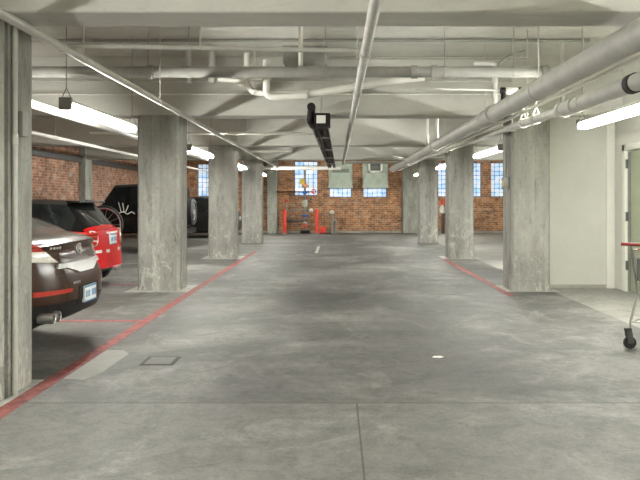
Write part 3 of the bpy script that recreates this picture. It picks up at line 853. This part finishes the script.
class Car:
    """lofted car shell; local +x runs from tail (0) to nose, +y to the car's left, z up"""
    def __init__(self, p):
        self.p = p
        self.zones = {}
        L, W = p['L'], p['W']
        M_ = 14
        st = [0, .015, .05, .11, .18]
        s = .26
        while s < L - .25:
            st.append(s)
            s += .06
        st += [L - .18, L - .11, L - .05, L - .015, L]
        grids = []
        for s in st:
            e = min(s, L - s)
            k = 1 - .05 * (1 - smooth(e / .14)) ** 2
            w = lerp_tab(p['half'], s) * W / 2 * k
            belt = lerp_tab(p['belt'], s)
            top = lerp_tab(p['top'], s)
            tw = lerp_tab(p['topw'], s) * W / 2
            zb = lerp_tab(p['bottom'], s)
            arch = 0
            for wx in p['wheels']:
                d = abs(s - wx)
                R = p['arch']
                if d < R:
                    arch = max(arch, p['wr'] + math.sqrt(R * R - d * d))
            low = max(zb + .06, arch, lerp_tab(p.get('lowz', [(0, 0)]), s))
            mid = max(zb + .55 * (belt - zb), low + .03)
            mid = min(mid, belt - .06)
            low = min(low, mid - .01)
            rows = [(w * .90, zb), (w * .975, low), (w, mid), (w * .99, belt - .05), (w * .955, belt), (tw, max(top - p.get('edge', .07), belt + .006)), (tw * .86, max(top - .022, belt + .012))]
            if e < .14:
                f = 1 - smooth(e / .14)
                rows = [(y, z + (.05 * f if i == 0 else (-.02 * f if i == 6 else 0))) for i, (y, z) in enumerate(rows)]
            g = []
            for i, (y, z) in enumerate(rows):
                row = []
                for j in range(M_ + 1):
                    u = -1 + 2 * j / M_
                    crown = p.get('crown', .03) * (1 - u * u) if i == 6 else 0
                    row.append(self.warp(s, u * y, z + crown, W / 2))
                g.append(row)
            grids.append(g)
        self.polys = []
        n = len(st)
        for a in range(n - 1):
            A, B = grids[a], grids[a + 1]
            sm = (st[a] + st[a + 1]) / 2
            for i in range(6):
                for j in (0, M_):
                    self.add(p['zone']('side', i, sm, 0), [A[i][j], A[i + 1][j], B[i + 1][j], B[i][j]])
            for j in range(M_):
                um = -1 + 2 * (j + .5) / M_
                self.add(p['zone']('top', 6, sm, um), [A[6][j], A[6][j + 1], B[6][j + 1], B[6][j]])
                self.add(p['zone']('under', 0, sm, um), [A[0][j], A[0][j + 1], B[0][j + 1], B[0][j]])
        for end, G in (('rear', grids[0]), ('front', grids[-1])):
            for i in range(6):
                for j in range(M_):
                    um = -1 + 2 * (j + .5) / M_
                    self.add(p['zone'](end, i, 0, um), [G[i][j], G[i][j + 1], G[i + 1][j + 1], G[i + 1][j]])
        vs, fs = [], []
        for q in self.polys:
            fs.append([len(vs) + k for k in range(4)])
            vs += q
        self.bvh = BVHTree.FromPolygons(vs, fs)

    def warp(self, s, y, z, hw):
        p = self.p
        L = p['L']
        fr = (1 - smooth(s / .9)) ** 1.3
        ff = (1 - smooth((L - s) / .9)) ** 1.3
        x = s + fr * (lerp_tab(p['tail'], z) + p['rc'] * abs(y / hw) ** 3.2)
        x -= ff * (lerp_tab(p['nose'], z) + p['fc'] * abs(y / hw) ** 3)
        return Vector((x, y, z))

    def add(self, zone, q):
        self.zones.setdefault(zone, []).append(q)
        self.polys.append(q)

    def build(self, root, mats):
        for zn, qs in self.zones.items():
            b = MB()
            for q in qs:
                b.bm.faces.new([b.bm.verts.new(v) for v in q])
            bmesh.ops.remove_doubles(b.bm, verts=b.bm.verts[:], dist=1e-5)
            mat = mats[zn]
            if zn not in ('side_window', 'pillar'):
                b.build(zn, mat, root, sharp=32)
                continue
            left = set(b.bm.faces)
            while left:                       # every window a part of its own
                stack, isl = [left.pop()], []
                while stack:
                    f = stack.pop()
                    isl.append(f)
                    for e in f.edges:
                        for g in e.link_faces:
                            if g in left:
                                left.discard(g)
                                stack.append(g)
                w = MB()
                for f in isl:
                    w.bm.faces.new([w.bm.verts.new(v.co) for v in f.verts])
                bmesh.ops.remove_doubles(w.bm, verts=w.bm.verts[:], dist=1e-5)
                w.build(zn, mat, root, sharp=32)
            b.bm.free()

    def hit(self, y, z, side='rear'):
        if side == 'rear':
            o, d = Vector((-2, y, z)), Vector((1, 0, 0))
        elif side == 'left':
            o, d = Vector((y, 3, z)), Vector((0, -1, 0))
        h = self.bvh.ray_cast(o, d)
        return h[0]

    def patch(self, name, quad, mat, parent, off=.008, side='rear', nu=10, nv=5):
        """a panel laid on the shell; quad: four (y, z) corners ((x, z) on the left side)"""
        out = Vector((-1, 0, 0)) if side == 'rear' else Vector((0, 1, 0))
        a, b_, c, d = [Vector((*q, 0)) for q in quad]
        P = []
        for i in range(nu + 1):
            for j in range(nv + 1):
                u, v = i / nu, j / nv
                P.append((a * (1 - u) + b_ * u) * (1 - v) + (d * (1 - u) + c * u) * v)
        return self._patch(name, P, nu, nv, mat, parent, off, out, side)

    def _patch(self, name, P, nu, nv, mat, parent, off, out, side):
        mb = MB()
        F, Bk = [], []
        for q in P:
            h = self.hit(q.x, q.y, side)
            if h is None:
                h = Vector((.25, q.x, q.y)) if side == 'rear' else Vector((q.x, .7, q.y))
            F.append(mb.bm.verts.new(h + out * off))
            Bk.append(mb.bm.verts.new(h - out * .012))
        idx = lambda i, j: i * (nv + 1) + j
        for i in range(nu):
            for j in range(nv):
                k = (idx(i, j), idx(i + 1, j), idx(i + 1, j + 1), idx(i, j + 1))
                mb.bm.faces.new([F[q] for q in k])
                mb.bm.faces.new([Bk[q] for q in k[::-1]])
        edge = [idx(i, 0) for i in range(nu)] + [idx(nu, j) for j in range(nv)] + [idx(i, nv) for i in range(nu, 0, -1)] + [idx(0, j) for j in range(nv, 0, -1)]
        for q, r in zip(edge, edge[1:] + edge[:1]):
            mb.bm.faces.new((F[q], F[r], Bk[r], Bk[q]))
        return mb.build(name, mat, parent, sharp=35)

    def ring(self, name, cy, cz, ry, rz, w, mat, parent, off=.012, side='rear', n=28):
        """an elliptical chrome ring lying on the shell"""
        mb = MB()
        out = Vector((-1, 0, 0)) if side == 'rear' else Vector((0, 1, 0))
        pts = []
        for i in range(n):
            a = 2 * PI * i / n
            h = self.hit(cy + ry * math.cos(a), cz + rz * math.sin(a), side)
            pts.append((h if h else Vector((.2, cy, cz))) + out * off * .5)
        mb.tube(pts + [pts[0]], w, 8, cap=False)
        return mb.build(name, mat, parent)

    def disc(self, name, cy, cz, ry, rz, mat, parent, off=.01, side='rear'):
        P = []
        nu, nv = 20, 4
        out = Vector((-1, 0, 0)) if side == 'rear' else Vector((0, 1, 0))
        for i in range(nu + 1):
            a = 2 * PI * i / nu
            for j in range(nv + 1):
                t = .02 + .98 * j / nv
                P.append(Vector((cy + ry * t * math.cos(a), cz + rz * t * math.sin(a), 0)))
        return self._patch(name, P, nu, nv, mat, parent, off, out, side)

def wheels(root, xs, y, R, wd, style=5):
    for x in xs:
        for s in (1, -1):
            t = MB().lathe((x, s * (y - wd), R), (0, s, 0), [(0, R * .7), (.01, R * .93), (.03, R), (wd - .03, R), (wd - .008, R * .94), (wd, R * .74), (wd - .03, R * .68)], 32).build('wheel', 'rubber', root)
            rim = MB()
            rim.lathe((x, s * (y - .04), R), (0, s, 0), [(0, R * .68), (.02, R * .68), (.025, R * .60), (.01, R * .58), (.0, R * .2)], 28)
            for k in range(style):
                a = 2 * PI * k / style
                c, sn = math.cos(a), math.sin(a)
                rim.tube([(x + c * R * .08, s * (y - .015), R + sn * R * .08), (x + c * R * .62, s * (y - .02), R + sn * R * .62)], R * .075, 8)
            rim.lathe((x, s * (y - .02), R), (0, s, 0), [(0, R * .16), (.015, R * .15)], 16)
            rim.build('rim', 'alloy', t)

def plate(car, root, cy, cz, w=.155, h=.078, mat='plate_white'):
    h0 = car.hit(cy, cz)
    p = MB().box((h0.x - .02, cy - w, cz - h), (h0.x + .01, cy + w, cz + h), .004).build('license_plate', mat, root)
    for k in range(7):
        if k == 3:
            continue
        y = cy - w * .78 + k * w * .26
        m = MB().box((h0.x - .023, y - w * .07, cz - h * .42), (h0.x - .019, y + w * .07, cz + h * .40))
        m.build('plate_character', 'plate_blue', p)
    f = MB()
    for a, b_ in (((-w, h - .018), (w, h)), ((-w, -h), (w, -h + .012))):
        f.box((h0.x - .0225, cy + a[0], cz + a[1]), (h0.x - .019, cy + b_[0], cz + b_[1]))
    f.build('plate_band', 'plate_blue', p)

# brown sedan ---------------------------------------------------------------
def sedan_zone(kind, i, s, u):
    if kind == 'under':
        return 'underbody'
    if kind == 'side':
        if i == 4 and .62 < s < 3.25 and not (1.02 < s < 1.10 or 1.98 < s < 2.06):
            return 'side_window' if s > 1.0 or s > .95 else 'body'
        if i == 0:
            return 'lower_valance'
        return 'body'
    if kind == 'top':
        if .50 < s < 1.48 and abs(u) < .93:
            return 'rear_window'
        if 2.85 < s < 3.55 and abs(u) < .93:
            return 'windshield'
        return 'body'
    if kind in ('rear', 'front'):
        return 'lower_valance' if i == 0 else 'body'
    return 'body'
sd = empty('sedan', (-2.42, 6.78, 0), 'dark brown sedan parked behind the left edge column', 'car', 'parked cars', PI)
sp = dict(L=4.92, W=1.88, wheels=(1.05, 3.85), arch=.36, wr=.33, rc=.33, fc=.55, edge=.06,
          half=[(0, .97), (.5, 1), (4.2, 1), (4.92, .93)],
          belt=[(0, .98), (.5, 1.0), (1.2, 1.0), (3.0, .96), (3.6, .9), (4.92, .68)],
          top=[(0, 1.07), (.14, 1.10), (.40, 1.135), (.75, 1.26), (1.4, 1.42), (2.1, 1.45), (2.7, 1.43), (3.1, 1.27), (3.6, 1.02), (4.3, .93), (4.92, .74)],
          topw=[(0, .88), (.5, .87), (.9, .80), (1.5, .68), (2.7, .64), (3.5, .78), (4.9, .85)],
          bottom=[(0, .33), (.5, .26), (1.2, .2), (4.4, .2), (4.92, .26)], lowz=[(0, .52), (.5, .46), (.8, .28), (4.4, .28), (4.92, .4)],
          tail=[(.3, .08), (.5, .01), (.66, 0), (.80, .03), (.88, .09), (1.0, .12), (1.05, .08), (1.10, .07)],
          nose=[(.2, .08), (.5, 0), (.75, .1)], zone=sedan_zone)
sc = Car(sp)
sc.build(sd, {'underbody': 'black', 'side_window': 'car_glass', 'body': 'brown_car', 'lower_valance': 'black', 'rear_window': 'car_glass', 'windshield': 'car_glass'})
for s in (1, -1):
    q = lambda pts: [(s * a, b) for a, b in pts]
    lamp = sc.patch('tail_lamp', q([(.61, .985), (.91, 1.0), (.91, 1.09), (.70, 1.06)]), 'red_lens', sd, .014)
    sc.patch('reverse_light', q([(.49, .88), (.91, .915), (.91, 1.00), (.60, .985)]), 'clear_lens', lamp, .014)
    sc.patch('reflector', q([(.38, .60), (.80, .60), (.80, .645), (.38, .635)]), 'red_lens', sd, .006)
    for dy in ((.0, .12) if s > 0 else ()):
        y = s * (.58 + dy)
        ex = MB()
        ex.lathe((.20, y, .405), (-1, 0, 0), [(0, .046), (.13, .048), (.137, .045), (.13, .038), (.03, .036)], 18)
        ex.build('exhaust_tip', 'chrome', sd)
    MB().box((.9, s * .72, .92), (.95, s * .72 + s * .01, .93)).build('antenna_mount', 'black', sd) if False else None
sc.patch('chrome_bar', [(-.50, .865), (.50, .865), (.54, .825), (-.54, .825)], 'chrome', sd, .022, nu=24)
sc.patch('chrome_wedge', [(-.40, .83), (.40, .83), (.17, .765), (-.17, .765)], 'chrome', sd, .016, nu=20)
sc.ring('emblem_ring', 0, .975, .058, .046, .007, 'chrome', sd)
em = MB()
h0 = sc.hit(0, .975)
for a, b_ in (((-.035, -.035), (-.006, .03)), ((.035, -.035), (.006, .03)), ((-.02, -.005), (.02, -.005))):
    em.tube([(h0.x - .01, a[0], .975 + a[1]), (h0.x - .01, b_[0], .975 + b_[1])], .006, 6)
em.build('emblem', 'chrome', sd)
lt = MB()
for k in range(4):
    y = .40 + k * .042
    hh = sc.hit(y, 1.01)
    lt.box((hh.x - .008, y - .013, .997), (hh.x + .01, y + .013, 1.022), .003)
lt.build('chrome_lettering', 'chrome', sd)
lt = MB()
for k in range(4):
    y = .24 + k * .036
    hh = sc.hit(y, .68)
    lt.box((hh.x - .006, y - .011, .668), (hh.x + .01, y + .011, .69), .003)
lt.build('chrome_badge', 'chrome', sd)
sc.patch('plate_recess', [(-.26, .45), (.26, .45), (.24, .64), (-.24, .64)], 'black', sd, .004)
plate(sc, sd, 0, .545)
wheels(sd, sp['wheels'], .91, .33, .22)
sc.patch('trunk_seam', [(-.56, .762), (.56, .762), (.56, .757), (-.56, .757)], 'black', sd, .003, nu=20, nv=1)

# red hatchback -----------------------------------------------------------------
def hatch_zone(kind, i, s, u):
    if kind == 'under':
        return 'underbody'
    if kind == 'side':
        if i == 4 and .34 < s < 2.75 and not (.98 < s < 1.05 or 1.9 < s < 1.97):
            return 'side_window'
        if i == 5:
            return 'roof' if .1 < s < 2.5 else 'body'
        if i == 4 and (s <= .34 or .98 <= s <= 1.05 or 1.9 <= s <= 1.97):
            return 'pillar'
        return 'lower_valance' if i == 0 else 'body'
    if kind == 'top':
        if .1 < s < .52 and abs(u) < .84:
            return 'rear_window'
        if 2.3 < s < 2.85 and abs(u) < .9:
            return 'windshield'
        return 'roof' if .08 < s < 2.5 else 'body'
    if kind in ('rear', 'front'):
        return 'lower_valance' if i == 0 else 'body'
    return 'body'
mn = empty('hatchback', (-3.74, 11.76, 0), 'red hatchback with a black roof parked beyond the brown sedan', 'car', 'parked cars', PI)
mp = dict(L=3.70, W=1.69, wheels=(.62, 3.05), arch=.34, wr=.30, rc=.18, fc=.4, edge=.06,
          half=[(0, .96), (.4, 1), (3.0, 1), (3.7, .9)],
          belt=[(0, .93), (.5, .96), (2.6, .92), (2.9, .86), (3.7, .62)],
          top=[(0, .98), (.08, 1.0), (.5, 1.38), (.56, 1.425), (1.2, 1.45), (2.2, 1.41), (2.8, .98), (3.3, .9), (3.7, .72)],
          topw=[(0, .9), (.1, .88), (.5, .76), (2.2, .74), (2.8, .85), (3.7, .85)],
          bottom=[(0, .27), (.4, .2), (3.4, .18), (3.7, .22)],
          tail=[(.2, .06), (.42, .0), (.55, .0), (.62, .05), (.98, .09)],
          nose=[(.2, .05), (.45, 0), (.7, .06)], zone=hatch_zone)
mc = Car(mp)
mc.build(mn, {'underbody': 'black', 'side_window': 'car_glass', 'body': 'red_car', 'lower_valance': 'steel_grey', 'rear_window': 'car_glass', 'windshield': 'car_glass', 'roof': 'black_car', 'pillar': 'black_car'})
for s in (1, -1):
    lamp = mc.patch('tail_lamp', [(s * .60, .72), (s * .76, .72), (s * .76, .93), (s * .60, .93)], 'red_lens', mn, .012)
    mc.ring('lamp_ring', s * .68, .825, .095, .12, .012, 'chrome', lamp, .02)
    mc.patch('reverse_light', [(s * .63, .79), (s * .73, .79), (s * .73, .84), (s * .63, .84)], 'clear_lens', lamp, .018)
    mc.patch('reflector', [(s * .50, .59), (s * .66, .59), (s * .66, .635), (s * .50, .635)], 'clear_lens', mn, .006)
    mc.patch('rear_fog_light', [(s * .22, .58), (s * .34, .58), (s * .34, .63), (s * .22, .63)], 'clear_lens', mn, .006)
MB().box((.40, -.62, 1.40), (.62, .62, 1.435), .012).build('roof_spoiler', 'black', mn)
mc.patch('hatch_handle', [(-.28, .915), (.28, .915), (.25, .885), (-.25, .885)], 'chrome', mn, .015)
plate(mc, mn, 0, .79, .16, .085)
MB().lathe((.04, .06, .3), (-1, 0, 0), [(0, .04), (.08, .042), (.085, .034), (.02, .03)], 14).build('exhaust_tip', 'chrome', mn)
MB().lathe((.04, -.06, .3), (-1, 0, 0), [(0, .04), (.08, .042), (.085, .034), (.02, .03)], 14).build('exhaust_tip', 'chrome', mn)
wheels(mn, mp['wheels'], .82, .30, .19)
# bicycle held on a stand beyond the hatchback
bk = empty('bicycle', (-4.40, 13.05, 0), 'bicycle raised on a stand beyond the red hatchback, silver front rim showing', 'bicycle', None, math.radians(8))
def bike_wheel(x, z):
    t = MB().torus((x, 0, z), (0, 1, 0), .345, .024, 44, 8).build('wheel', 'rubber', bk)
    MB().torus((x, 0, z), (0, 1, 0), .318, .017, 44, 8).build('rim', 'alloy', t)
    sp_ = MB()
    for k in range(14):
        a = 2 * PI * k / 14
        sp_.tube([(x, -.02 if k % 2 else .02, z), (x + .31 * math.cos(a), 0, z + .31 * math.sin(a))], .003, 5)
    sp_.build('spokes', 'alloy', t)
    MB().lathe((x, -.05, z), (0, 1, 0), [(0, .025), (.1, .025)], 12).build('hub', 'dark_steel', t)
bike_wheel(0, .98)
bike_wheel(-1.02, .98)
fr = MB()
hub2, bb, seat_, head, hub1 = Vector((-1.02, 0, .98)), Vector((-.60, 0, .94)), Vector((-.74, 0, 1.36)), Vector((-.22, 0, 1.36)), Vector((0, 0, .98))
for p, q in ((hub2, bb), (hub2, seat_), (bb, seat_), (bb, head), (seat_, head), (head + Vector((-.03, 0, .08)), hub1)):
    fr.tube([p, q], .016, 8)
fr.build('frame', 'black_car', bk)
MB().tube([(-.25, -.28, 1.44), (-.25, .28, 1.44)], .014, 8).build('handlebar', 'black', bk)
MB().box((-.88, -.07, 1.38), (-.62, .07, 1.43), .02).build('saddle', 'black', bk)
MB().tube([(-.60, 0, .94), (-.60, 0, .02)], .025, 10).lathe((-.6, 0, 0), (0, 0, 1), [(0, .28), (.03, .28)], 20).build('stand', 'black', bk)

# black off-roader ---------------------------------------------------------------
def jeep_zone(kind, i, s, u):
    if kind == 'under':
        return 'underbody'
    if kind == 'side':
        if i == 4 and .12 < s < 2.18 and not (.78 < s < .9 or 1.42 < s < 1.54):
            return 'side_window'
        return 'body'
    if kind == 'top':
        return 'windshield' if 1.9 < s < 2.3 and abs(u) < .9 else 'body'
    if kind == 'rear' and i == 4 and abs(u) < .8:
        return 'rear_window'
    return 'body'
jp = dict(L=3.95, W=1.78, wheels=(.62, 3.15), arch=.45, wr=.38, rc=.02, fc=.05, edge=.09,
          half=[(0, 1), (2.8, 1), (3.95, .92)],
          belt=[(0, 1.16), (2.3, 1.16), (3.95, 1.06)],
          top=[(0, 1.86), (1.2, 1.92), (1.88, 1.89), (2.30, 1.26), (2.4, 1.21), (3.95, 1.12)],
          topw=[(0, .86), (1.88, .84), (2.35, .9), (3.95, .8)],
          bottom=[(0, .5), (3.95, .5)],
          tail=[(.4, 0), (2, .05)], nose=[(.4, 0), (1.2, .04)], zone=jeep_zone)
jr = empty('off_roader', (-4.42, 20.3, 0), 'boxy black off-roader with a rear spare wheel, behind the near left column', 'car', 'parked cars', PI)
jc = Car(jp)
jc.build(jr, {'underbody': 'black', 'side_window': 'car_glass', 'body': 'black_car', 'windshield': 'car_glass', 'rear_window': 'car_glass'})
wheels(jr, jp['wheels'], .92, .40, .26)
sw_ = MB().lathe((-.02, -.05, 1.10), (-1, 0, 0), [(0, .3), (.02, .37), (.05, .40), (.2, .40), (.23, .36), (.24, .28), (.20, .26)], 32).build('spare_wheel', 'rubber', jr)
sr = MB().lathe((-.14, -.05, 1.10), (-1, 0, 0), [(0, .27), (.08, .27), (.09, .22), (.06, .18), (.07, .08), (.10, .07)], 28).build('spare_rim', 'alloy', sw_)
MB().box((-.03, -.8, .48), (-.16 + .02, .8, .62), .02).build('rear_bumper', 'black', jr)
MB().box((3.93, -.85, .5), (4.06, .85, .66), .02).build('front_bumper', 'black', jr)
for x in jp['wheels']:
    for s in (1, -1):
        fl = MB()
        pts = [(x + .50 * math.cos(a), s * .93, .40 + .47 * math.sin(a)) for a in [PI * k / 12 for k in range(13)]]
        fl.tube(pts, .05, 8)
        fl.build('fender_flare', 'rubber', jr)
st = MB()
for a, b_ in (((1.72, 1.38), (1.63, 1.12)), ((1.60, 1.36), (1.55, 1.12)), ((1.44, 1.30), (1.50, 1.12)), ((1.76, 1.07), (1.55, 1.12)), ((1.55, 1.12), (1.45, 1.05)), ((1.45, 1.05), (1.33, 1.12)), ((1.33, 1.12), (1.24, 1.06))):
    pts = []
    for t in range(5):
        x = a[0] + (b_[0] - a[0]) * t / 4
        z = a[1] + (b_[1] - a[1]) * t / 4
        hpt = jc.hit(x, z, 'left')
        pts.append(Vector((x, (hpt.y if hpt else .9) + .004, z)))
    st.tube(pts, .014, 6)
st.build('side_strokes', 'clear_lens', jr)  # thin white strokes laid on the side facing the aisle camera

# dark car far down ------------------------------------------------------------
dc = empty('hatchback', (-3.72, 27.2, 0), 'dark hatchback parked by the end wall behind the second left column', 'car', 'parked cars', PI)
dp = dict(mp)
dp.update(L=4.2, W=1.75, wheels=(.7, 3.4), zone=lambda k, i, s, u: {'roof': 'body', 'pillar': 'body'}.get(hatch_zone(k, i, s, u), hatch_zone(k, i, s, u)),
          half=[(0, .96), (.4, 1), (3.5, 1), (4.2, .9)], belt=[(0, .95), (.5, .98), (2.8, .94), (3.3, .88), (4.2, .64)],
          top=[(0, 1.0), (.1, 1.1), (.9, 1.5), (1.0, 1.54), (1.5, 1.58), (2.4, 1.54), (3.1, 1.02), (3.7, .92), (4.2, .74)],
          topw=[(0, .9), (.1, .88), (.9, .76), (2.4, .74), (3.1, .85), (4.2, .85)])
dcar = Car(dp)
dcar.build(dc, {'underbody': 'black', 'side_window': 'car_glass', 'body': 'dark_car', 'lower_valance': 'black', 'rear_window': 'car_glass', 'windshield': 'car_glass'})
for s in (1, -1):
    dcar.patch('tail_lamp', [(s * .60, .74), (s * .78, .74), (s * .76, .92), (s * .62, .92)], 'red_lens', dc, .01)
plate(dcar, dc, 0, .72)
wheels(dc, dp['wheels'], .85, .31, .2)

# ------------------------------------------------------------------ shopping trolley
ct = empty('shopping_trolley', (2.86, 6.72, 0), 'steel shopping trolley with a red handle by the right edge of the view', 'shopping trolley', None, math.radians(-36))
# local: x across from the left end of the handle, y forward, z up
Wc, Lc = .56, .88
hd = MB().tube([(-.07, -.03, 1.02), (Wc + .07, -.03, 1.02)], .017, 12).build('handle', 'red_plastic', ct)
for x in (0, Wc):
    MB().tube(bend([(x, 0, 1.02), (x, .06, .98), (x + (.03 if x == 0 else -.03), .17, .58), (x + (.03 if x == 0 else -.03), .19, .52), (x, .02, .26), (x, .03, .19)], .04), .013, 10).build('upright', 'cart_steel', ct)
bs = MB()
def tub(t, z):
    """basket outline at height fraction: t 0 bottom, 1 top"""
    x0, x1 = .06 - .04 * t, Wc - .06 + .04 * t
    y0, y1 = .18 - .13 * t, .86 + .1 * t
    return [(x0, y0, z), (x1, y0, z), (x1 - .05, y1, z), (x0 + .05, y1, z)]
for k in range(7):
    t = k / 6
    o_ = tub(t, .54 + .42 * t)
    bs.tube(o_ + [o_[0]], .006 if k in (0, 6) else .003, 6, cap=False)
lo, hi = tub(0, .54), tub(1, .96)
for e in range(4):
    nn = 9 if e % 2 == 0 else 16
    for k in range(nn + 1):
        f = k / nn
        a = Vector(lo[e]).lerp(Vector(lo[(e + 1) % 4]), f)
        b_ = Vector(hi[e]).lerp(Vector(hi[(e + 1) % 4]), f)
        bs.tube([a, b_], .003, 5)
for k in range(1, 10):
    f = k / 10
    bs.tube([Vector(lo[0]).lerp(Vector(lo[1]), f), Vector(lo[3]).lerp(Vector(lo[2]), f)], .003, 5)
bs.build('wire_basket', 'cart_steel', ct)
seat = MB()
seat.box((.05, .06, .66), (Wc - .05, .085, .88), .006)
seat.build('child_seat_flap', 'grey_plastic', ct)
MB().tube([(.06, .06, .965), (Wc - .06, .06, .965)], .014, 10).build('seat_bar', 'red_plastic', ct)
lf = MB()
lf.tube([(0, .02, .26), (.04, .9, .22), (Wc - .04, .9, .22), (Wc, .02, .26)], .012, 10)
for k in range(1, 6):
    x = Wc * k / 6
    lf.tube([(x, .05, .255), (x, .9, .22)], .004, 6)
lf.tube([(0, .05, .258), (Wc, .05, .258)], .008, 8)
lf.build('lower_rack', 'cart_steel', ct)
for x in (.04, Wc - .04):
    MB().tube([(x + (.02 if x < .3 else -.02), .86, .54), (x, .88, .22)], .012, 10).build('front_upright', 'cart_steel', ct)
for n_, (x, y) in enumerate(((0, 0), (Wc, 0), (.06, .84), (Wc - .06, .84))):
    c, wl = MB(), MB()
    for q in (-1, 1):
        c.prism([(-.035, .06), (.02, .055), (.045, .2), (-.01, .2)], 'x', q * .025 - .003, q * .025 + .003)
    c.box((-.028, -.012, .188), (.028, .045, .205), .003)
    wl.lathe((-.018, 0, .062), X_, [(0, .045), (.004, .06), (.03, .06), (.036, .045)], 24)
    rot = Matrix.Translation((x, y, 0)) @ Matrix.Rotation(math.radians(126 if n_ < 2 else 10), 4, 'Z')
    bmesh.ops.transform(c.bm, matrix=rot, verts=c.bm.verts[:])
    bmesh.ops.transform(wl.bm, matrix=rot, verts=wl.bm.verts[:])
    fk = c.build('caster', 'dark_steel', ct)
    wl.build('caster_wheel', 'rubber', fk)
